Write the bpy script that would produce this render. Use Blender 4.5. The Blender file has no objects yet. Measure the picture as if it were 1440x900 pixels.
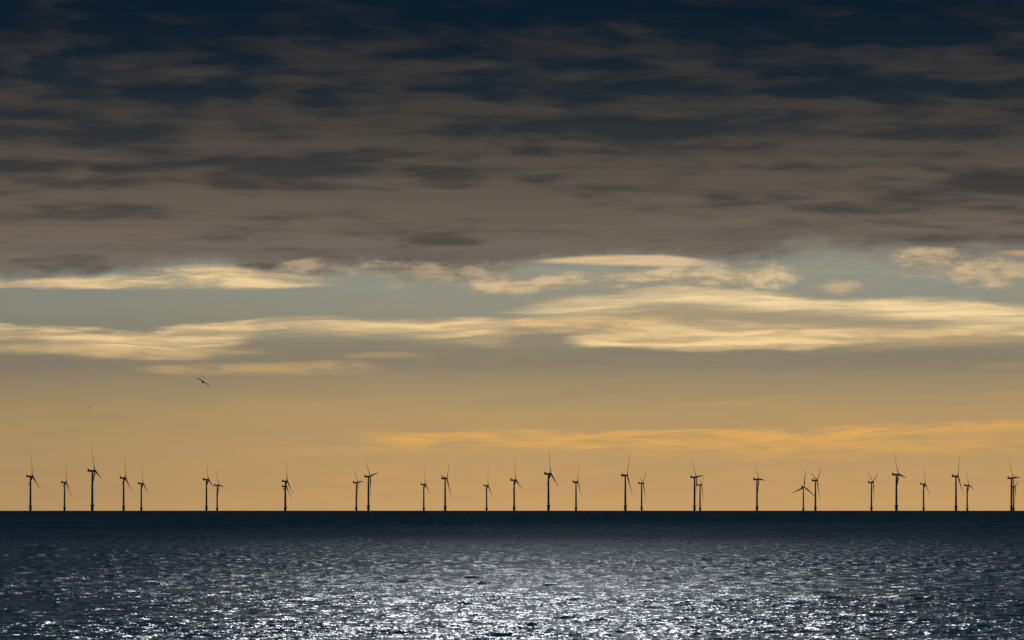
import bpy, bmesh, math, random
import numpy as np
from mathutils import Vector, Matrix, Quaternion, noise

SC = bpy.context.scene
COL = SC.collection
R_EARTH = 7.4e6          # effective earth radius with ordinary refraction, metres
EYE = 10.0               # camera height above the sea, metres
FPX = 9148.0             # angular unit of the sky layout: 1 / FPX rad
def drop(d): return d * d / (2 * R_EARTH)

# ------------------------------------------------------------------ camera
cam_d = bpy.data.cameras.new('camera')
cam = bpy.data.objects.new('camera', cam_d); COL.objects.link(cam)
cam_d.sensor_width = 36.0
cam_d.lens = FPX / 1440.0 * 36.0
cam_d.clip_start = 1.0
cam_d.clip_end = 300000.0
cam.location = (0, 0, EYE)
cam.rotation_euler = (math.radians(90) + 253.0 / FPX, 0, 0)
SC.camera = cam

# ------------------------------------------------------------------ light and exposure
SUN_EL, SUN_AZ = math.radians(20.0), math.radians(0.6)
sun_d = bpy.data.lights.new('sun', 'SUN')
sun = bpy.data.objects.new('sun', sun_d); COL.objects.link(sun)
sun_d.energy = 0.092                      # low sun behind a veil of cloud
sun_d.angle = math.radians(2.2)
sun_d.color = (0.91, 0.94, 1.0)
S = Vector((math.sin(SUN_AZ) * math.cos(SUN_EL), math.cos(SUN_AZ) * math.cos(SUN_EL), math.sin(SUN_EL)))
sun.rotation_euler = S.to_track_quat('Z', 'Y').to_euler()
SC.view_settings.view_transform = 'Standard'
SC.view_settings.look = 'None'
SC.view_settings.exposure = 0.0
SC.view_settings.gamma = 1.0
SC.render.engine = 'CYCLES'
SC.cycles.max_bounces = 6
SC.cycles.diffuse_bounces = 4
SC.cycles.glossy_bounces = 3
SC.cycles.caustics_reflective = False
SC.cycles.use_denoising = True
SC.cycles.denoiser = 'OPENIMAGEDENOISE'
SC.cycles.use_adaptive_sampling = True
SC.cycles.adaptive_threshold = 0.01
SC.cycles.adaptive_min_samples = 12

CLOUD_EDGE = 480.0                       # where the unseen added cloud's shadow begins on the water, metres off

# ------------------------------------------------------------------ node expressions
def lin(c):
    return tuple(((v / 255) / 12.92 if v / 255 <= 0.04045 else (((v / 255) + 0.055) / 1.055) ** 2.4) for v in c)

class Tree:
    def __init__(self, nt): self.nt = nt
    def node(self, t, **kw):
        n = self.nt.nodes.new(t)
        for k, v in kw.items(): setattr(n, k, v)
        return n
    def put(self, sock, v):
        if isinstance(v, V): self.nt.links.new(v.s, sock)
        elif isinstance(v, bpy.types.NodeSocket): self.nt.links.new(v, sock)
        else: sock.default_value = v
    def math(self, op, *a, clamp=False):
        n = self.node('ShaderNodeMath', operation=op, use_clamp=clamp)
        for i, v in enumerate(a): self.put(n.inputs[i], v)
        return V(self, n.outputs[0])
    def sstep(self, x, a, b, t0=0.0, t1=1.0):
        n = self.node('ShaderNodeMapRange', interpolation_type='SMOOTHSTEP')
        for i, v in enumerate((x, a, b, t0, t1)): self.put(n.inputs[i], v)
        return V(self, n.outputs[0])
    def vec(self, x, y, z=0.0):
        n = self.node('ShaderNodeCombineXYZ')
        for i, v in enumerate((x, y, z)): self.put(n.inputs[i], v)
        return n.outputs[0]
    def noise(self, vec, scale=1.0, detail=3.0, rough=0.5, dist=0.0, lac=2.0):
        n = self.node('ShaderNodeTexNoise')
        self.put(n.inputs['Vector'], vec)
        n.inputs['Scale'].default_value = scale; n.inputs['Detail'].default_value = detail
        n.inputs['Roughness'].default_value = rough; n.inputs['Distortion'].default_value = dist
        n.inputs['Lacunarity'].default_value = lac
        return V(self, n.outputs['Fac'])
    def curve(self, x, pts, x0, x1, y0, y1):
        """piecewise smooth function of x through pts"""
        t = self.math('DIVIDE', x - x0, x1 - x0)
        n = self.node('ShaderNodeFloatCurve')
        c = n.mapping.curves[0]
        p = sorted(((a - x0) / (x1 - x0), (b - y0) / (y1 - y0)) for a, b in pts)
        c.points[0].location = p[0]; c.points[1].location = p[-1]
        for q in p[1:-1]: c.points.new(*q)
        for q in c.points: q.handle_type = 'AUTO_CLAMPED'
        n.mapping.use_clip = False
        n.mapping.update()
        self.put(n.inputs['Value'], t)
        return V(self, n.outputs[0]) * (y1 - y0) + y0
    def ramp(self, x, stops, x0, x1):
        t = self.math('DIVIDE', x - x0, x1 - x0)
        n = self.node('ShaderNodeValToRGB')
        st = sorted(((a - x0) / (x1 - x0), lin(c)) for a, c in stops)
        e = n.color_ramp.elements
        e[0].position = st[0][0]; e[0].color = (*st[0][1], 1)
        e[1].position = st[-1][0]; e[1].color = (*st[-1][1], 1)
        for a, c in st[1:-1]:
            k = e.new(a); k.color = (*c, 1)
        self.put(n.inputs[0], t)
        return n.outputs[0]
    def mix(self, f, a, b, blend='MIX'):
        n = self.node('ShaderNodeMix', data_type='RGBA', blend_type=blend)
        self.put(n.inputs[0], f)
        for i, v in ((6, a), (7, b)):
            if isinstance(v, tuple): n.inputs[i].default_value = (*v, 1) if len(v) == 3 else v
            else: self.put(n.inputs[i], v)
        return n.outputs[2]

class V:
    def __init__(self, t, s): self.t, self.s = t, s
    def __add__(self, o): return self.t.math('ADD', self, o)
    def __radd__(self, o): return self.t.math('ADD', o, self)
    def __sub__(self, o): return self.t.math('SUBTRACT', self, o)
    def __rsub__(self, o): return self.t.math('SUBTRACT', o, self)
    def __mul__(self, o): return self.t.math('MULTIPLY', self, o)
    def __rmul__(self, o): return self.t.math('MULTIPLY', o, self)
    def __truediv__(self, o): return self.t.math('DIVIDE', self, o)

# ------------------------------------------------------------------ world: sky and clouds by direction
world = bpy.data.worlds.new('World'); SC.world = world; world.use_nodes = True
T = Tree(world.node_tree)
for n in list(world.node_tree.nodes): world.node_tree.nodes.remove(n)
out = T.node('ShaderNodeOutputWorld'); bg = T.node('ShaderNodeBackground')
world.node_tree.links.new(bg.outputs[0], out.inputs[0])
tc = T.node('ShaderNodeTexCoord'); sep = T.node('ShaderNodeSeparateXYZ')
world.node_tree.links.new(tc.outputs['Generated'], sep.inputs[0])
dx, dy, dz = (V(T, sep.outputs[i]) for i in range(3))
AZ = T.math('ARCTAN2', dx, dy)
EL = T.math('ARCSINE', dz)
XT = AZ * FPX + 720.0                                  # azimuth in sky units
Y = 703.0 - EL * FPX                                   # elevation in sky units, downwards
X = T.math('PINGPONG', XT + 80.0, 1600.0) - 80.0       # the cloud field goes on all round the horizon
P_SKY = T.vec(XT, Y, 0.0)
def ncoord(sx, sy, ox=0.0, oy=0.0, base=None):
    n = T.node('ShaderNodeMapping'); n.vector_type = 'POINT'
    n.inputs['Location'].default_value = (ox, oy, 0.37); n.inputs['Scale'].default_value = (1.0 / sx, 1.0 / sy, 1.0)
    T.put(n.inputs['Vector'], base or P_SKY)
    return n.outputs[0]

nish = T.node('ShaderNodeTexSky', sky_type='NISHITA')
nish.sun_disc = False; nish.sun_elevation = SUN_EL; nish.sun_rotation = SUN_AZ
nish.altitude = 10; nish.air_density = 1.0; nish.dust_density = 3.0; nish.ozone_density = 1.5
nsky = T.mix(1.0, nish.outputs[0], (0.05, 0.05, 0.05), 'MULTIPLY')      # clear air behind the haze

# shared noise fields, in sky units
N_BIG = T.noise(ncoord(420, 60, 3.1), detail=3, rough=0.55) - 0.5
N_WOB = T.noise(ncoord(150, 17, 1.0, 5.0), detail=4, rough=0.6) - 0.5
N_FIN = T.noise(ncoord(60, 6, 7.0, 1.0), detail=3, rough=0.6) - 0.5
P_WARP = T.vec(XT + N_WOB * 110.0, Y + N_BIG * 34.0 + N_WOB * 14.0 + XT * 0.022, 0.0)
N_TEX = T.noise(ncoord(190, 11, 4.0, 2.0, P_WARP), detail=5, rough=0.6)
N_PAT = T.noise(ncoord(95, 13, 2.0, 9.0, P_WARP), detail=5, rough=0.62)
N_PUF = T.noise(ncoord(60, 24, 3.0, 4.0), detail=6, rough=0.64) - 0.5

# low veil of haze over the clear sky, warm at the horizon, grey green higher up
Yv = Y + N_BIG * 40.0
veil = T.ramp(Yv, [(340, (127, 134, 127)), (400, (129, 135, 126)), (440, (131, 132, 119)), (480, (127, 122, 107)),
                   (515, (137, 124, 102)), (545, (152, 133, 101)), (580, (170, 142, 99)), (630, (179, 146, 100)),
                   (680, (186, 148, 99)), (709, (192, 152, 99)), (740, (195, 153, 98))], 340, 740)
side = T.sstep(X, -100, 700)
veil = T.mix(1.0, veil, T.mix(side, (0.80, 0.84, 0.90), (1.0, 1.0, 1.0)), 'MULTIPLY')
veil = T.mix(T.sstep(N_PAT * 0.5 + N_TEX * 0.5, 0.38, 0.62, 0.0, 0.8), veil, T.mix(1.0, veil, (1.07, 1.05, 1.0), 'MULTIPLY'))
sky = T.mix(0.97, nsky, veil)

def streak(sky, pts, soft_t, soft_b, col, alpha=1.0, wob=8, tex=0.5, field=None, edge=40.0, bright=False):
    """one long thin cloud: pts = (x, top, bottom) in sky units"""
    x0, x1 = pts[0][0], pts[-1][0]
    yy = Y + N_WOB * (2.2 * wob) + N_FIN * (0.8 * wob)
    lo, hi = min(p[1] for p in pts) - 20, max(p[2] for p in pts) + 20
    if len(pts) > 2:
        top = T.curve(X, [(p[0], p[1]) for p in pts], x0, x1, lo, hi)
        bot = T.curve(X, [(p[0], p[2]) for p in pts], x0, x1, lo, hi)
    else:
        k = (X - x0) * (1.0 / (x1 - x0))
        top = k * (pts[1][1] - pts[0][1]) + pts[0][1]; bot = k * (pts[1][2] - pts[0][2]) + pts[0][2]
    f = T.sstep(yy - top, -soft_t, soft_t) * T.sstep(bot - yy, -soft_b, soft_b)
    if x0 > 5 or x1 < 1435:
        xe = X + N_TEX * (edge * 2.0) - edge
        if x0 > 5: f = f * T.sstep(xe, x0, x0 + 2 * edge)
        if x1 < 1435: f = f * T.sstep(xe, x1, x1 - 2 * edge)
    f = f * T.sstep(field or N_TEX, 0.33, 0.62, 1.0 - tex, 1.0) * alpha
    c = lin(col)
    if bright: c = T.mix(T.sstep(N_PAT * 0.5 + N_TEX * 0.5, 0.36, 0.60), tuple(v * w for v, w in zip(c, (0.80, 0.78, 0.78))), c)
    return T.mix(f, sky, c)

# faint streaks and the orange bank low over the sea
sky = streak(sky, [(470, 612, 632), (700, 606, 628), (900, 605, 633), (1100, 602, 630), (1250, 598, 620), (1380, 592, 606), (1500, 590, 600)],
             6, 12, (224, 169, 91), 0.92, 9, 0.9, N_PAT, 60)
sky = streak(sky, [(980, 628, 650), (1200, 618, 640), (1435, 612, 634)], 9, 9, (212, 163, 93), 0.8, 9, 0.9, N_PAT, 60)
sky = streak(sky, [(250, 634, 640), (560, 628, 636)], 4, 5, (200, 158, 103), 0.5, 4, 0.8, None, 60)
sky = streak(sky, [(300, 566, 573), (500, 566, 574)], 4, 4, (191, 154, 105), 0.6, 4, 0.9, None, 40)
sky = streak(sky, [(900, 566, 572), (1110, 565, 572)], 3, 4, (193, 156, 101), 0.5, 4, 0.8, None, 40)
sky = streak(sky, [(1340, 512, 520), (1500, 508, 518)], 4, 5, (174, 148, 107), 0.6, 4, 0.8, None, 40)
sky = streak(sky, [(170, 511, 524), (330, 512, 525), (560, 506, 522)], 5, 5, (200, 167, 113), 0.75, 6, 0.95, N_PAT, 40)
sky = streak(sky, [(460, 497, 503), (620, 496, 503)], 3, 4, (205, 171, 115), 0.8, 4, 0.7, None, 30)
# the grey haze under the bright bands
sky = streak(sky, [(-100, 490, 520), (300, 488, 512), (800, 490, 520), (1560, 488, 515)], 12, 20, (118, 114, 102), 0.5, 8, 0.6, None, 40)
# left bright band
sky = streak(sky, [(-100, 452, 478), (0, 455, 480), (90, 461, 491), (200, 468, 499), (260, 459, 497), (320, 453, 484), (400, 447, 466), (480, 448, 466),
                   (560, 451, 470), (640, 449, 476), (700, 451, 480), (735, 458, 478)], 5, 13, (242, 208, 152), 0.97, 11, 0.7, None, 30, True)
sky = streak(sky, [(-100, 484, 494), (60, 486, 497), (220, 491, 502), (400, 489, 496)], 5, 6, (210, 178, 123), 0.7, 6, 0.8, N_PAT, 40)
# right lens of bands
sky = streak(sky, [(690, 428, 452), (760, 422, 462), (860, 410, 482), (960, 405, 488), (1100, 413, 490), (1200, 424, 487), (1300, 424, 480), (1560, 444, 476)],
             9, 10, (186, 160, 116), 0.5, 6, 0.6, None, 50)
sky = streak(sky, [(690, 434, 441), (760, 426, 443), (860, 413, 437), (950, 406, 429), (1030, 409, 432), (1100, 416, 437), (1200, 424, 443), (1290, 423, 450),
                   (1360, 424, 454), (1440, 435, 456), (1560, 440, 460)], 5, 10, (246, 217, 164), 0.98, 8, 0.55, None, 40, True)
sky = streak(sky, [(640, 456, 472), (720, 450, 468), (800, 449, 464), (900, 449, 470), (990, 452, 474)], 6, 9, (231, 195, 138), 0.9, 11, 0.75, N_PAT, 50, True)
sky = streak(sky, [(785, 474, 482), (860, 469, 486), (950, 460, 488), (1030, 455, 489), (1110, 460, 489), (1200, 465, 483), (1290, 462, 474), (1380, 460, 470), (1560, 464, 474)],
             9, 5, (247, 213, 154), 0.97, 9, 0.6, None, 25, True)
sky = streak(sky, [(1180, 470, 490), (1330, 474, 488), (1440, 476, 486)], 6, 6, (200, 170, 119), 0.5, 6, 0.8, None, 50)
# streak right under the deck
sky = streak(sky, [(-100, 394, 403), (0, 394, 403), (120, 391, 404), (230, 381, 405), (300, 375, 405), (380, 384, 404), (480, 392, 402)],
             6, 3, (238, 207, 152), 0.95, 8, 0.7, N_PAT, 40, True)

def blob(cx, cy, rx, ry):
    u = (X - cx) * (1.0 / rx); v = (Y - cy) * (1.0 / ry)
    return 1.0 - u * u - v * v
def anyof(*b):
    r = b[0]
    for k in b[1:]: r = T.math('MAXIMUM', r, k)
    return T.math('MAXIMUM', r, -4.0)
def puff(sky, blobs, col, alpha=0.95):
    """cumulus: bright thin rims, greyer heart"""
    e = anyof(*(blob(*b) for b in blobs))
    d = e * 0.9 + N_PUF * 6.5 + (N_PAT - 0.5) * 2.0 + 0.4
    f = T.sstep(d, -0.6, 2.0) * alpha
    c = lin(col)
    lump = T.sstep(N_PUF * 1.6 + N_FIN * 0.5 + (N_PAT - 0.5) * 0.8, -0.25, 0.22)
    c = T.mix(lump, tuple(p * 0.50 + q * 0.22 for p, q in zip(c, lin((128, 120, 108)))), c)
    return T.mix(f, sky, c)

# ------------------------------------------------------------------ the dark deck
edge = T.curve(X, [(-100, 392), (0, 390), (90, 384), (200, 378), (290, 368), (350, 379), (430, 383), (520, 372), (600, 385), (700, 380), (760, 366),
                   (860, 362), (980, 360), (1060, 366), (1140, 350), (1240, 352), (1320, 362), (1400, 356), (1560, 356)], -100, 1560, 330, 410)
soft = T.sstep(X, 980, 1150, 16.0, 28.0)
deck_f = T.sstep(Y + N_PUF * 46.0 + N_WOB * 16.0 - edge, soft, soft * -1.0)
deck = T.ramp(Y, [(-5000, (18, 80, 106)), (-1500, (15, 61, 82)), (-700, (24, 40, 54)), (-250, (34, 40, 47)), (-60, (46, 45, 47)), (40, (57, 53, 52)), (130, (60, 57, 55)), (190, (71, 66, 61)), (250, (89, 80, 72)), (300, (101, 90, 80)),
                  (345, (108, 97, 88)), (400, (114, 105, 96))], -5000, 400)  # overhead, out of view, set to teal so the water reflects that tint
Q = T.math('LOGARITHM', T.math('MAXIMUM', 763.0 - Y, 60.0), math.e)
P_DECK = T.vec(XT, Q, 0.0)
def dcoord(sx, sq, ox=0.0, oy=0.0): return ncoord(sx, 1.0 / sq, ox, oy, P_DECK)
b1 = T.noise(dcoord(330, 15.0, 0.0, 2.0), detail=4, rough=0.5)
P_DWARP = T.vec(XT + (b1 - 0.5) * 160.0, Q + N_WOB * 0.018, 0.0)
b2 = T.noise(ncoord(105, 1.0 / 27.0, 5.0, 0.0, P_DWARP), detail=4, rough=0.52)
b3 = T.noise(dcoord(560, 36.0, 2.0, 7.0), detail=3, rough=0.5)
height = T.sstep(Y, 390, -20)                       # blotches gain on the brown upwards
mass = anyof(blob(210, 55, 260, 52), blob(1000, 22, 720, 30), blob(1180, 50, 420, 26), blob(1010, 112, 330, 36), blob(860, 178, 230, 17), blob(230, 134, 120, 18),
             blob(490, 230, 220, 18), blob(40, 240, 60, 18), blob(60, 192, 130, 14), blob(110, 372, 90, 13), blob(390, 374, 60, 12), blob(620, 348, 60, 18), blob(720, 380, 50, 10),
             blob(1050, 357, 60, 12), blob(1290, 285, 170, 18), blob(1270, 150, 60, 22), blob(680, 74, 130, 14), blob(120, 300, 160, 13), blob(1400, 258, 60, 24))
blot = T.sstep(b1 * 0.45 + b2 * 0.55 + height * 0.11 + T.math('MAXIMUM', mass, -0.7) * 0.065, 0.44, 0.66)
deck = T.mix(T.sstep(b3, 0.35, 0.68, 0.0, 0.6), deck, T.mix(1.0, deck, (1.22, 1.20, 1.17), 'MULTIPLY'))
navy = T.ramp(Y, [(-5000, (9, 68, 96)), (-1500, (8, 49, 70)), (-700, (12, 27, 42)), (20, (11, 29, 42)), (120, (24, 38, 48)), (250, (56, 56, 56)), (390, (82, 76, 71))], -5000, 400)  # blotches turn teal overhead too, unseen, for the water's reflected colour
deck = T.mix(blot * T.sstep(Y, 395, 120, 0.85, 0.95), deck, navy)
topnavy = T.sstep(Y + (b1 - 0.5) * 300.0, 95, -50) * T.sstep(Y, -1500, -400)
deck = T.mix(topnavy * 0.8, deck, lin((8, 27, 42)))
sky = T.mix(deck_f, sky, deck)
# bright lens and puffs that stand in front of the deck's lower edge
sky = streak(sky, [(735, 366, 370), (800, 362, 371), (880, 359, 373), (950, 361, 374), (1030, 371, 375)], 2.5, 3, (226, 193, 148), 0.9, 2, 0.3, None, 35)
sky = puff(sky, [(450, 376, 60, 10), (530, 384, 80, 14), (620, 388, 90, 17), (710, 394, 70, 14)], (186, 163, 132), 0.75)
sky = puff(sky, [(715, 402, 60, 10), (800, 399, 80, 10), (860, 394, 60, 13), (895, 389, 36, 13)], (219, 190, 146), 0.75)
sky = puff(sky, [(985, 390, 60, 12), (1045, 390, 65, 15), (1088, 386, 30, 14)], (225, 196, 150), 0.85)
sky = puff(sky, [(1172, 405, 34, 9)], (205, 178, 134), 0.7)
sky = puff(sky, [(1305, 370, 60, 15), (1360, 378, 75, 18), (1410, 392, 55, 16), (1470, 396, 60, 14)], (214, 184, 140), 0.75)
sky = streak(sky, [(1395, 354, 360), (1560, 352, 362)], 3, 4, (207, 164, 116), 0.8, 3, 0.4, None, 20)
sky = streak(sky, [(1140, 381, 383), (1262, 383, 385)], 1.2, 1.2, (168, 162, 140), 0.5, 1, 0.5, None, 15)
# towards the back of the sky, away from the sun, everything is dimmer
away = T.sstep(T.math('COSINE', AZ - SUN_AZ), 0.9, -0.4)
sky = T.mix(away, sky, T.mix(1.0, sky, (0.34, 0.42, 0.56), 'MULTIPLY'))
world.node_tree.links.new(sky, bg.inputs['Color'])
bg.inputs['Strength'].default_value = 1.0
world.cycles.sampling_method = 'MANUAL'
world.cycles.sample_map_resolution = 128

# ------------------------------------------------------------------ materials
def material(name, base, rough=0.5, metal=0.0, var=0.12, scale=0.5):
    m = bpy.data.materials.new(name); m.use_nodes = True
    t = Tree(m.node_tree); p = m.node_tree.nodes['Principled BSDF']
    co = t.node('ShaderNodeTexCoord')
    f = t.noise(co.outputs['Object'], scale, 5, 0.6)
    k = t.sstep(f, 0.3, 0.7, 1 - var, 1 + var * 0.4)
    t.put(p.inputs['Base Color'], t.mix(1.0, tuple(base), t.vec(k, k, k), 'MULTIPLY'))
    p.inputs['Roughness'].default_value = rough; p.inputs['Metallic'].default_value = metal
    return m
M_TOWER = material('painted_steel', (0.50, 0.51, 0.52), 0.6, var=0.10, scale=0.12)
M_YELLOW = material('yellow_paint', (0.55, 0.33, 0.03), 0.6, var=0.25, scale=0.3)
M_BLADE = material('blade_gelcoat', (0.50, 0.51, 0.52), 0.5, var=0.06, scale=0.1)
M_DARK = material('galvanised_grating', (0.18, 0.18, 0.18), 0.7, var=0.2, scale=1.0)
M_FEATHER = material('dark_brown_feathers', (0.06, 0.05, 0.045), 0.8, var=0.45, scale=6)
M_BILL = material('horn_bill', (0.35, 0.22, 0.05), 0.5, var=0.1, scale=20)

def sea_material():
    m = bpy.data.materials.new('sea_water'); m.use_nodes = True
    t = Tree(m.node_tree); p = m.node_tree.nodes['Principled BSDF']
    p.inputs['Base Color'].default_value = (0.003, 0.014, 0.020, 1)
    p.inputs['IOR'].default_value = 1.333
    at = t.node('ShaderNodeAttribute'); at.attribute_name = 'ripple'
    t.put(p.inputs['Roughness'], V(t, at.outputs['Fac']))
    # ripples too small for the mesh: slope fields in three sizes; wave fronts lean towards the shore (-Y)
    geo = t.node('ShaderNodeNewGeometry')
    def slopes(attr, sx_, sy_, detail, lean):
        at_ = t.node('ShaderNodeAttribute'); at_.attribute_name = attr
        mp = t.node('ShaderNodeMapping'); mp.inputs['Scale'].default_value = (sx_, sy_, 1.0)
        t.put(mp.inputs['Vector'], geo.outputs['Position'])
        nz = t.node('ShaderNodeTexNoise'); t.put(nz.inputs['Vector'], mp.outputs[0])
        nz.inputs['Scale'].default_value = 1.0; nz.inputs['Detail'].default_value = detail; nz.inputs['Roughness'].default_value = 0.6
        sc_ = t.node('ShaderNodeSeparateColor'); t.put(sc_.inputs[0], nz.outputs['Color'])
        k = V(t, at_.outputs['Fac'])
        return (V(t, sc_.outputs[0]) - 0.5) * k, (V(t, sc_.outputs[1]) - (0.5 + lean)) * k
    x1, y1 = slopes('fine', 3.4, 2.0, 2.0, 0.0)
    x2, y2 = slopes('chop', 0.8, 0.05, 2.0, 0.05)
    x3, y3 = slopes('groups', 0.28, 0.009, 2.0, 0.12)
    add = t.node('ShaderNodeVectorMath', operation='ADD'); t.put(add.inputs[0], geo.outputs['Normal'])
    t.put(add.inputs[1], t.vec(x1 + x2 + x3, y1 + y2 + y3, 0.0))
    nm = t.node('ShaderNodeVectorMath', operation='NORMALIZE'); t.put(nm.inputs[0], add.outputs[0])
    t.put(p.inputs['Normal'], nm.outputs[0])
    return m
M_SEA = sea_material()

# ------------------------------------------------------------------ the sea: one curved sheet with real waves
rng = np.random.default_rng(7)
def wave_tile(size, n, lam_lo, lam_hi, lam_p, wind, spread):
    k1 = np.fft.fftfreq(n, size / n) * 2 * np.pi
    kx, ky = np.meshgrid(k1, k1, indexing='ij')
    k = np.hypot(kx, ky); k[0, 0] = 1
    kp = 2 * np.pi / lam_p
    s = np.exp(-1.0 * (kp / k) ** 2) / k ** 3.6
    c = (kx * math.cos(wind) + ky * math.sin(wind)) / k
    s = s * (np.abs(c) ** spread + 0.04)
    s[(k > 2 * np.pi / lam_lo) | (k < 2 * np.pi / lam_hi)] = 0; s[0, 0] = 0
    h = np.fft.ifft2(np.sqrt(s) * (rng.normal(size=(n, n)) + 1j * rng.normal(size=(n, n)))).real
    gx, gy = np.gradient(h, size / n)
    return h / math.sqrt((gx ** 2 + gy ** 2).mean())           # unit rms slope
def sample(tile, size, x, y):
    n = tile.shape[0]
    fx, fy = x / size * n, y / size * n
    ix, iy = np.floor(fx).astype(int), np.floor(fy).astype(int)
    fx -= ix; fy -= iy
    i0, i1, j0, j1 = ix % n, (ix + 1) % n, iy % n, (iy + 1) % n
    return (tile[i0, j0] * (1 - fx) * (1 - fy) + tile[i1, j0] * fx * (1 - fy) + tile[i0, j1] * (1 - fx) * fy + tile[i1, j1] * fx * fy)

def build_sea():
    wd = math.radians(-78)
    big = wave_tile(211.0, 1024, 1.8, 40, 8.5, wd, 3)
    mid = wave_tile(61.0, 1024, 0.7, 1.6, 6.0, wd + 0.25, 1.5)
    dense = np.radians(np.linspace(-5.6, 5.6, 601))
    g = np.radians(5.6 + np.cumsum(np.geomspace(0.03, 14, 40)))
    g = g[g < math.pi * 0.97]
    ang = np.concatenate([-g[::-1], dense, g, [2 * math.pi - g[-1]]])
    rows = [12.0]
    while rows[-1] < 32000:
        d = rows[-1]
        rows.append(d + (min(3.0, 0.08 * d) if d < 425 else 0.45 if d < 620 else 0.45 * (d / 620) ** 1.8 if d < 12000 else 0.05 * d))
    rad = np.array(rows)
    A, D = np.meshgrid(ang, rad)
    x, y = D * np.sin(A), D * np.cos(A)
    # gusts roughen the water in patches
    gust = 0.85 + 0.3 * sample(np.clip(wave_tile(900.0, 256, 60, 500, 200, 0.3, 0), -20, 20) * 0.03 + 0.5, 900.0, x, y)
    dr = np.gradient(rad)[:, None]
    da = np.maximum(np.abs(np.gradient(ang))[None, :] * D, dr)
    keep_b = np.clip(1.6 - da / 5.0, 0.0, 1.0)
    keep_m = np.clip(1.5 - da / 1.0, 0.0, 1.0)
    SB, SM, SF = 0.115, 0.09, 0.10
    z = (sample(big, 211.0, x, y) * SB * keep_b + sample(mid, 61.0, x, y) * SM * keep_m) * gust
    # what the mesh cannot carry any more goes into the micro-facet roughness
    fine = np.clip((1500 - D) / 900, 0, 1) * SF * gust
    chop = np.clip((D - 520) / 500, 0, 1) * np.clip((3200 - D) / 2000, 0, 1) * 0.11 * gust
    groups = np.clip((D - 1300) / 1500, 0, 1) * 0.11 * gust
    lost = (SB * gust) ** 2 * (1 - keep_b ** 2) + (SM * gust) ** 2 * (1 - keep_m ** 2) + (SF * gust) ** 2 - fine ** 2 - chop ** 2 - groups ** 2
    lost = np.maximum(lost, 0.0) + 0.04 ** 2
    rough = np.sqrt(np.sqrt(lost))
    z = z - D * D / (2 * R_EARTH)
    nr, nc = D.shape
    co = np.stack([x, y, z], -1).reshape(-1, 3).astype(np.float32)
    idx = np.arange(nr * nc, dtype=np.int32).reshape(nr, nc)
    q = np.stack([idx[:-1, :-1], idx[1:, :-1], idx[1:, 1:], idx[:-1, 1:]], -1)[:, :, ::-1].reshape(-1, 4)
    me = bpy.data.meshes.new('sea')
    me.vertices.add(len(co)); me.vertices.foreach_set('co', co.ravel())
    me.loops.add(q.size); me.loops.foreach_set('vertex_index', q.ravel())
    me.polygons.add(len(q)); me.polygons.foreach_set('loop_start', np.arange(0, q.size, 4, dtype=np.int32))
    me.update(calc_edges=True)
    me.polygons.foreach_set('use_smooth', np.ones(len(q), dtype=bool))
    a = me.attributes.new('ripple', 'FLOAT', 'POINT'); a.data.foreach_set('value', rough.ravel().astype(np.float32))
    for nm_, f_ in (('fine', fine), ('chop', chop), ('groups', groups)):
        a = me.attributes.new(nm_, 'FLOAT', 'POINT'); a.data.foreach_set('value', (f_ * 6.0).ravel().astype(np.float32))
    me.materials.append(M_SEA)
    o = bpy.data.objects.new('sea', me); COL.objects.link(o); o['kind'] = 'structure'
    print('sea', nr, nc, len(q) * 2)
    return o
build_sea()

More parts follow.
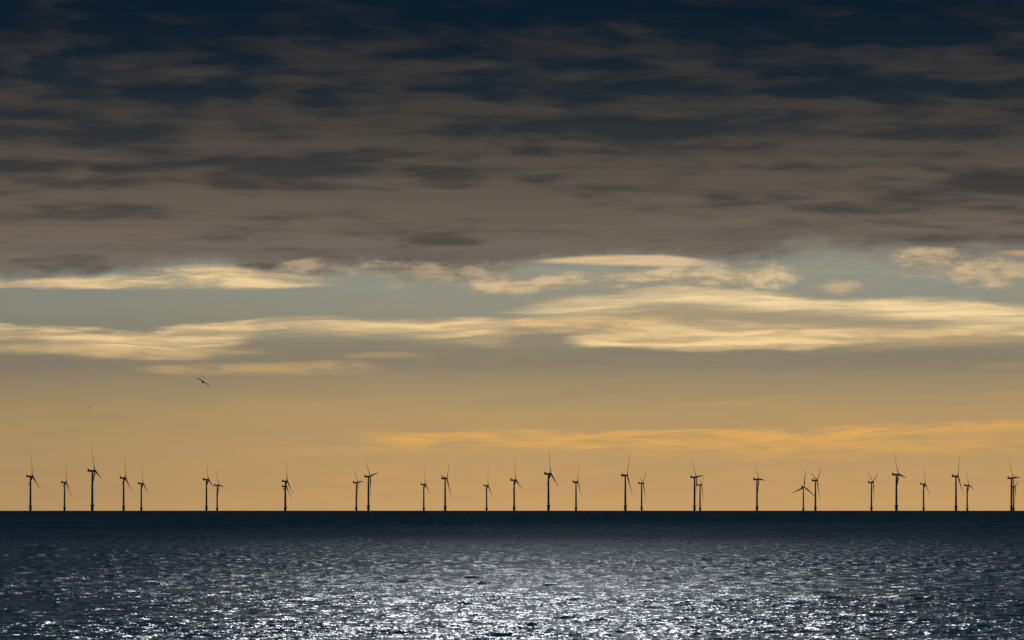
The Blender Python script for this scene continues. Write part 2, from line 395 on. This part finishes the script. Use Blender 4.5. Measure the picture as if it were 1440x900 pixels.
# ------------------------------------------------------------------ unseen cloud added above the view to shade the offshore water
def build_shade_cloud():
    m = bpy.data.materials.new('shade_cloud_grey'); m.use_nodes = True
    t = Tree(m.node_tree)
    for n in list(m.node_tree.nodes): m.node_tree.nodes.remove(n)
    o_ = t.node('ShaderNodeOutputMaterial'); mx = t.node('ShaderNodeMixShader'); df = t.node('ShaderNodeBsdfDiffuse'); tr = t.node('ShaderNodeBsdfTranslucent')
    df.inputs['Color'].default_value = (0.75, 0.76, 0.78, 1); tr.inputs['Color'].default_value = (0.90, 0.91, 0.92, 1)
    mx.inputs[0].default_value = 0.8
    for a_, b_ in ((df.outputs[0], mx.inputs[1]), (tr.outputs[0], mx.inputs[2]), (mx.outputs[0], o_.inputs['Surface'])): m.node_tree.links.new(a_, b_)
    base = 4000.0
    y0 = base / math.tan(SUN_EL) + CLOUD_EDGE
    nx, ny = 240, 160
    bm = bmesh.new(); top, bot = {}, {}
    for j in range(ny):
        for i in range(nx):
            u, v = i / (nx - 1), (j / (ny - 1)) ** 1.8
            x = math.copysign(abs(2 * u - 1) ** 2.2, u - 0.5) * 22000; y = y0 + v * (46500 - y0)
            f = noise.fractal(Vector((x / 2600, y / 2600, 0.3)), 0.9, 2.1, 6)
            g = noise.fractal(Vector((x / 900, y / 900, 7.3)), 0.9, 2.1, 5)
            rim = min(1.0, min(u, 1 - u) / 0.06, v / 0.22, (1 - v) / 0.05)
            th = max(rim, 0.0)
            y += (1 - rim) * f * 120
            top[i, j] = bm.verts.new((x, y, base + th * (170 + 90 * f + 60 * g) + 2))
            bot[i, j] = bm.verts.new((x, y, base - th * (60 + 50 * f + 60 * g) - 2))
    # gaps close up seaward, shaped so the shade on the water deepens gradually
    rnd = random.Random(5)
    out_ = lambda j: (j / (ny - 1)) ** 1.8 * (46500 - y0)
    kept = {(i, j) for j in range(ny - 1) for i in range(nx - 1) if rnd.random() > 0.48 * math.exp(-out_(j) / 1700.0) + 0.06 * math.exp(-out_(j) / 6000.0)}
    for i, j in kept:
        bm.faces.new((top[i, j], top[i + 1, j], top[i + 1, j + 1], top[i, j + 1]))
        bm.faces.new((bot[i, j], bot[i, j + 1], bot[i + 1, j + 1], bot[i + 1, j]))
        for nb, p, q in (((i - 1, j), (i, j), (i, j + 1)), ((i + 1, j), (i + 1, j), (i + 1, j + 1)), ((i, j - 1), (i, j), (i + 1, j)), ((i, j + 1), (i, j + 1), (i + 1, j + 1))):
            if nb not in kept: bm.faces.new((top[p], top[q], bot[q], bot[p]))
    bmesh.ops.delete(bm, geom=[v for v in bm.verts if not v.link_faces], context='VERTS')
    bmesh.ops.recalc_face_normals(bm, faces=bm.faces[:])
    me = bpy.data.meshes.new('shade_cloud'); bm.to_mesh(me); bm.free()
    for p in me.polygons: p.use_smooth = True
    me.materials.append(m)
    o = bpy.data.objects.new('shade_cloud', me); COL.objects.link(o); o['kind'] = 'structure'
build_shade_cloud()

# ------------------------------------------------------------------ mesh helpers
def link(name, me, mat, parent=None):
    o = bpy.data.objects.new(name, me); COL.objects.link(o)
    if mat and not me.materials: me.materials.append(mat)
    if parent: o.parent = parent
    return o
def mesh(name, bm, smooth=True):
    bmesh.ops.recalc_face_normals(bm, faces=bm.faces[:])
    me = bpy.data.meshes.new(name); bm.to_mesh(me); bm.free()
    for p in me.polygons: p.use_smooth = smooth
    return me
def loft(bm, rings, close=True):
    vs = [[bm.verts.new(p) for p in r] for r in rings]
    n = len(vs[0])
    for a, b in zip(vs, vs[1:]):
        for i in range(n): bm.faces.new((a[i], a[(i + 1) % n], b[(i + 1) % n], b[i]))
    if close:
        bm.faces.new(vs[0]); bm.faces.new(vs[-1])
def lathe(bm, prof, n=24, axis='Z'):
    rings = []
    for r, h in prof:
        rr = []
        for i in range(n):
            a = 2 * math.pi * i / n
            p = (r * math.cos(a), r * math.sin(a), h)
            rr.append(p if axis == 'Z' else (h, p[0], p[1]))
        rings.append(rr)
    loft(bm, rings)
def tube(bm, a, b, r, n=6):
    a, b = Vector(a), Vector(b); q = (b - a).to_track_quat('Z', 'Y')
    loft(bm, [[a + q @ Vector((r * math.cos(2 * math.pi * i / n), r * math.sin(2 * math.pi * i / n), 0)) for i in range(n)],
              [b + q @ Vector((r * math.cos(2 * math.pi * i / n), r * math.sin(2 * math.pi * i / n), 0)) for i in range(n)]])
def box(bm, x0, x1, y0, y1, z0, z1, bev=0.0):
    r = bmesh.ops.create_cube(bm, size=1.0, matrix=Matrix.Translation(((x0 + x1) / 2, (y0 + y1) / 2, (z0 + z1) / 2)) @ Matrix.Diagonal((x1 - x0, y1 - y0, z1 - z0, 1)))
    if bev:
        es = list({e for v in r['verts'] for e in v.link_edges})
        bmesh.ops.bevel(bm, geom=es, offset=bev, segments=2, affect='EDGES')

# ------------------------------------------------------------------ wind turbine meshes (metres, sea level at 0)
HUB = 80.0; BLADE = 55.0
def m_tower():
    bm = bmesh.new(); lathe(bm, [(2.35, 11.5), (2.35, 12.0), (2.25, 30), (2.05, 50), (1.80, 68), (1.60, 77.6), (1.75, 77.7), (1.75, 78.3)], 28); return mesh('tower', bm)
def m_door():
    bm = bmesh.new(); box(bm, -0.5, 0.5, -2.48, -2.30, 12.3, 14.4, 0.06); return mesh('door', bm, False)
def m_transition():
    bm = bmesh.new(); lathe(bm, [(2.75, -12), (2.75, 3.0), (2.95, 3.2), (2.95, 10.6), (3.1, 10.7), (3.1, 11.2), (2.5, 11.5)], 28); return mesh('transition_piece', bm)
def m_platform():
    bm = bmesh.new(); lathe(bm, [(2.98, 10.5), (4.7, 10.72), (4.7, 11.05), (2.6, 11.06)], 20)
    for i in range(8):
        a = 2 * math.pi * i / 8
        tube(bm, (2.9 * math.cos(a), 2.9 * math.sin(a), 8.6), (4.5 * math.cos(a), 4.5 * math.sin(a), 10.7), 0.12)
    return mesh('platform', bm, False)
def m_railing():
    bm = bmesh.new(); P = [(4.6 * math.cos(2 * math.pi * i / 20), 4.6 * math.sin(2 * math.pi * i / 20)) for i in range(20)]
    for i, (x, y) in enumerate(P):
        x2, y2 = P[(i + 1) % 20]
        tube(bm, (x, y, 11.0), (x, y, 12.25), 0.05, 5)
        for z in (11.6, 12.2): tube(bm, (x, y, z), (x2, y2, z), 0.05, 5)
    return mesh('railing', bm, False)
def m_landing():
    bm = bmesh.new()
    for s in (-0.9, 0.9):
        tube(bm, (s, -4.3, -6), (s, -4.3, 7.4), 0.22); tube(bm, (s, -4.3, 7.3), (s, -2.8, 8.6), 0.2)
        for z in (-1, 3, 6.5): tube(bm, (s, -4.3, z), (s * 0.8, -2.6, z), 0.15)
    for i in range(24): tube(bm, (-0.3, -3.9, -2 + i * 0.55), (0.3, -3.9, -2 + i * 0.55), 0.04, 5)
    for s in (-0.3, 0.3): tube(bm, (s, -3.9, -3), (s, -3.9, 11.8), 0.06, 5)
    return mesh('boat_landing', bm, False)
def m_davit():
    bm = bmesh.new(); tube(bm, (4.0, 1.8, 11), (4.0, 1.8, 14.0), 0.14); tube(bm, (4.0, 1.8, 13.9), (5.6, 2.6, 14.5), 0.12); return mesh('davit_crane', bm, False)
def m_nacelle():
    bm = bmesh.new(); st = [(-9.6, 0.80, 0.72, -0.1), (-9.2, 1.0, 0.95, 0), (-6, 1.0, 1.0, 0), (0, 1.0, 1.0, 0), (2.2, 0.98, 0.98, 0), (3.0, 0.84, 0.86, 0)]
    rings = []
    for x, sy, sz, oz in st:
        r = []
        for i in range(24):
            a = 2 * math.pi * i / 24; c, s = math.cos(a), math.sin(a)
            e = 0.42
            r.append((x, 2.0 * sy * math.copysign(abs(c) ** e, c), HUB + oz - 0.1 + 2.05 * sz * math.copysign(abs(s) ** e, s)))
        rings.append(r)
    loft(bm, rings); return mesh('nacelle', bm)
def m_cooler():
    bm = bmesh.new(); box(bm, -9.3, -6.9, -1.9, 1.9, HUB + 1.9, HUB + 2.5, 0.1)
    loft(bm, [[(-9.6, -1.95, HUB + 2.4), (-6.6, -1.95, HUB + 2.4), (-6.6, 1.95, HUB + 2.4), (-9.6, 1.95, HUB + 2.4)],
              [(-8.9, -1.95, HUB + 4.6), (-7.7, -1.95, HUB + 4.6), (-7.7, 1.95, HUB + 4.6), (-8.9, 1.95, HUB + 4.6)]])
    return mesh('cooler', bm, False)
def m_mast():
    bm = bmesh.new(); tube(bm, (-7.9, 1.3, HUB + 4.2), (-7.9, 1.3, HUB + 5.6), 0.07, 5)
    return mesh('wind_vane', bm, False)
def m_hub():       # about its own centre, axis along +X
    bm = bmesh.new(); lathe(bm, [(1.5, -1.6), (1.85, -1.2), (2.0, 0.0), (1.9, 0.9), (1.5, 1.7), (0.9, 2.3), (0.25, 2.6)], 24, 'X'); return mesh('rotor_hub', bm)
def m_blade():     # along +Z from the hub centre; rotor plane YZ
    bm = bmesh.new(); rings = []
    for r, ch, th, tw in [(q[0], q[1] * (1.2 if q[0] > 5 else 1), q[2] * (1.35 if q[0] > 5 else 1), q[3]) for q in [(1.2, 2.3, 2.3, 0), (3.0, 2.4, 2.3, 14), (6, 3.1, 1.7, 17), (10, 4.0, 1.25, 15), (14, 3.8, 0.95, 12), (20, 3.2, 0.72, 8.5), (27, 2.6, 0.54, 5.5),
                          (34, 2.1, 0.42, 3.2), (41, 1.65, 0.32, 1.5), (47, 1.3, 0.24, 0.5), (52, 0.95, 0.16, 0), (54.3, 0.55, 0.09, 0), (55, 0.16, 0.04, 0)]]:
        tw = math.radians(tw + 3); c, s = math.cos(tw), math.sin(tw); ring = []
        pre = 1.6 * (r / 55) ** 2.2
        round_ = max(0.0, 1 - (r - 1.2) / 6)
        for i in range(14):
            a = 2 * math.pi * i / 14
            u = 0.5 * math.cos(a); v = 0.5 * math.sin(a) * (1 - (1 - round_) * 0.45 * (0.5 - u))
            y = (u - 0.18 * (1 - round_)) * ch; xx = v * th
            ring.append((xx * c - y * s + pre, xx * s + y * c, r))
        rings.append(ring)
    loft(bm, rings); return mesh('blade', bm)

ME = {k: f() for k, f in dict(tower=m_tower, door=m_door, transition_piece=m_transition, platform=m_platform, railing=m_railing, boat_landing=m_landing,
                              davit_crane=m_davit, nacelle=m_nacelle, cooler=m_cooler, wind_vane=m_mast, rotor_hub=m_hub, blade=m_blade).items()}
MAT = dict(tower=M_TOWER, door=M_DARK, transition_piece=M_YELLOW, platform=M_DARK, railing=M_YELLOW, boat_landing=M_YELLOW, davit_crane=M_YELLOW,
           nacelle=M_TOWER, cooler=M_DARK, wind_vane=M_DARK, rotor_hub=M_TOWER, blade=M_BLADE)
for k, me in ME.items(): me.materials.append(MAT[k])

DIP = math.sqrt(2 * EYE / R_EARTH)
def turbine_distance(px):
    """how far off the hub stands px / FPX above the sea's edge"""
    lo, hi = 8000.0, 40000.0
    for _ in range(60):
        d = (lo + hi) / 2
        a = (HUB - EYE - drop(d)) / d + DIP
        if a * FPX > px: lo = d
        else: hi = d
    return d

# bearing of the tower, hub height over the sea's edge (both in sky units), blade azimuth, yaw, label
TURBINES = [
 (44.3, 669.5, 2, 16, 'leftmost wind turbine of all, one blade straight up and one slanting down right'),
 (92.0, 678.0, 16, 14, 'short distant wind turbine, second from left, standing between two taller ones'),
 (130.8, 661.7, -13, 12, 'tallest wind turbine in the left part, third from left, top blade tipped left'),
 (174.7, 671.7, 9, 15, 'medium wind turbine, fourth from left, just right of the tallest left one'),
 (199.5, 679.5, 0, 15, 'small wind turbine, fifth from left, last one before a wide gap'),
 (290.8, 674.0, -5, 15, 'sixth wind turbine from left, taller of a close pair after the wide gap'),
 (305.8, 682.0, -24, 13, 'seventh wind turbine from left, smaller right one of a close pair'),
 (401.7, 676.3, 8, 14, 'nearer of two lined-up wind turbines, upper nacelle, alone between two gaps'),
 (401.0, 683.5, 16, 14, 'farther wind turbine hidden behind another, its nacelle showing lower on the same tower'),
 (501.2, 678.3, -34, 14, 'smaller left wind turbine of a pair, tenth from left, top blade leaning left'),
 (518.2, 669.7, -39, 17, 'wind turbine with two blades spread in a wide V, taller right of a pair'),
 (596.0, 680.7, 3, 13, 'small wind turbine, twelfth from left, standing left of a taller one'),
 (626.0, 672.5, 38, 16, 'thirteenth wind turbine from left, top blade leaning right, one blade over nacelle'),
 (684.3, 682.5, 12, 14, 'smallest wind turbine near the middle of the row, fourteenth from left'),
 (723.0, 674.7, -3, 16, 'wind turbine at the middle of the picture, top blade upright, fifteenth from left'),
 (771.3, 665.8, 0, 17, 'tallest wind turbine at the middle, top blade upright, one blade slanting down right'),
 (810.0, 677.2, 25, 14, 'small wind turbine just right of the tallest middle one, seventeenth from left'),
 (879.3, 668.3, 33, 17, 'tall wind turbine, eighteenth from left, top blade leaning right, another along its nacelle'),
 (902.2, 679.2, 50, 14, 'small wind turbine, nineteenth from left, lowest blade hanging nearly straight down'),
 (976.5, 670.7, -34, 18, 'taller left wind turbine of an overlapping pair, right blade stretched almost level'),
 (984.3, 681.5, 56, 13, 'small wind turbine close behind a taller one, right of an overlapping pair'),
 (1064.2, 673.7, -27, 18, 'lone wind turbine, top blade leaning left, one blade level to the right'),
 (1129.3, 684.5, 8, 58, 'only wind turbine facing the viewer, three blades spread wide'),
 (1146.2, 675.3, 53, 18, 'wind turbine beside the one facing the viewer, two blades up in a V'),
 (1224.8, 678.0, 64, 17, 'small wind turbine with two upper blades in a V, left of a tall one'),
 (1259.7, 667.0, -22, 17, 'tallest wind turbine in the right part, top blade leaning left'),
 (1297.8, 680.3, 3, 14, 'small wind turbine right of the tallest right one, fifth from right end'),
 (1343.2, 669.3, 28, 18, 'taller left wind turbine of a pair near the right edge, top blade leaning right'),
 (1358.8, 682.2, -17, 16, 'smaller right wind turbine of a pair near the right edge'),
 (1420.7, 672.0, -32, 18, 'taller front wind turbine of the overlapping pair at the right edge'),
 (1423.8, 684.0, -50, 15, 'rightmost wind turbine, smaller one behind another at the right edge'),
]
def part(kind, parent):
    o = bpy.data.objects.new(kind, ME[kind]); COL.objects.link(o); o.parent = parent; return o
def wind_turbine(px, hy, phi, yaw, label):
    d = turbine_distance(717.6 - hy)
    az = (px - 720.0) / FPX
    root = bpy.data.objects.new('wind_turbine', None); COL.objects.link(root)
    root.empty_display_size = 5
    root.location = (d * math.sin(az), d * math.cos(az), -drop(d))
    root.rotation_euler = (0, 0, -math.radians(yaw if yaw > 30 else yaw - 3 if px < 300 else yaw + 3 if px > 1100 else yaw))
    root['label'] = label; root['category'] = 'wind turbine'; root['group'] = 'wind turbines along the horizon'
    tw = part('tower', root); part('door', tw)
    tp = part('transition_piece', root)
    for k in ('platform', 'railing', 'boat_landing', 'davit_crane'): part(k, tp)
    na = part('nacelle', root); part('cooler', na); part('wind_vane', na)
    hub = part('rotor_hub', root)
    hub.location = (4.7, 0, HUB + 0.35)
    hub.rotation_euler = (0, -math.radians(5), 0)
    for i in range(3):
        b = part('blade', hub); b.rotation_euler = (-math.radians(phi + 120 * i), 0, 0)
    return root
for t in TURBINES: wind_turbine(*t)

# ------------------------------------------------------------------ gulls
def gull_mesh():
    """body, head, tail and both wings of a gliding gull, nose along +X, one skin"""
    bm = bmesh.new()
    prof = [(-0.34, 0.012, 0.02, 0.0), (-0.30, 0.05, 0.014, 0.0), (-0.22, 0.042, 0.03, 0.0), (-0.12, 0.062, 0.058, -0.005), (0.0, 0.075, 0.075, -0.01), (0.09, 0.066, 0.066, -0.005),
            (0.16, 0.044, 0.046, 0.008), (0.20, 0.038, 0.042, 0.014), (0.235, 0.036, 0.038, 0.016), (0.265, 0.02, 0.022, 0.012), (0.275, 0.008, 0.008, 0.01)]
    loft(bm, [[(x, a * math.cos(2 * math.pi * i / 14), zc + b * math.sin(2 * math.pi * i / 14)) for i in range(14)] for x, a, b, zc in prof])
    for s in (-1, 1):
        rings = []
        for y, lead, trail, z, th in [(0.0, 0.10, -0.10, 0.02, 0.04), (0.07, 0.105, -0.10, 0.03, 0.034), (0.18, 0.12, -0.075, 0.04, 0.026), (0.31, 0.135, -0.05, 0.05, 0.02), (0.42, 0.105, -0.06, 0.05, 0.016),
                                      (0.54, 0.05, -0.075, 0.045, 0.013), (0.63, -0.01, -0.09, 0.038, 0.011), (0.69, -0.075, -0.115, 0.03, 0.010)]:
            ring = []
            for i in range(10):
                a = 2 * math.pi * i / 10; u = 0.5 + 0.5 * math.cos(a)
                ring.append((trail + (lead - trail) * u, s * y, z + th * 0.8 * math.sin(a) * (0.5 + 0.9 * u) + 0.012 * math.sin(math.pi * u)))
            rings.append(ring)
        loft(bm, rings)
    me = mesh('gull', bm)
    o = bpy.data.objects.new('tmp', me); COL.objects.link(o)
    md = o.modifiers.new('r', 'REMESH'); md.mode = 'VOXEL'; md.voxel_size = 0.007; md.use_smooth_shade = True
    dg = bpy.context.evaluated_depsgraph_get()
    out = bpy.data.meshes.new_from_object(o.evaluated_get(dg)); out.name = 'gull'
    bpy.data.objects.remove(o)
    out.materials.clear(); out.materials.append(M_FEATHER)
    return out
GULL = gull_mesh()
bmq = bmesh.new(); lathe(bmq, [(0.010, 0.27), (0.009, 0.295), (0.005, 0.315), (0.001, 0.322)], 8, 'X')
for v in bmq.verts: v.co.z += 0.01
BILL = mesh('bill', bmq); BILL.materials.append(M_BILL)
def gull(px, py, d, heading, bank, pitch, label):
    az, el = (px - 720.0) / FPX, (703.0 - py) / FPX
    o = link('seabird', GULL, None); b = link('bill', BILL, None, o)
    o.location = (d * math.sin(az), d * math.cos(az), EYE + d * math.tan(el))
    o.rotation_mode = 'QUATERNION'
    o.rotation_quaternion = Quaternion((0, 0, 1), math.radians(heading)) @ Quaternion((0, 1, 0), -math.radians(pitch)) @ Quaternion((1, 0, 0), math.radians(bank))
    o['label'] = label; o['category'] = 'bird'; o['group'] = 'seabirds gliding over the sea'
gull(285.5, 537.5, 550, 80, 34, 15, 'dark seabird gliding on tilted outstretched wings, largest of the birds')
gull(126.0, 573.5, 2000, 60, -35, 0, 'tiny far seabird below the left cloud band, left of the largest bird')
gull(457.5, 597.0, 2500, 20, 5, 0, 'tiny far seabird to the right of and below the largest bird')
gull(23.0, 648.5, 2200, 40, 0, 0, 'tiny far seabird at the left edge, up and left of the leftmost wind turbine')
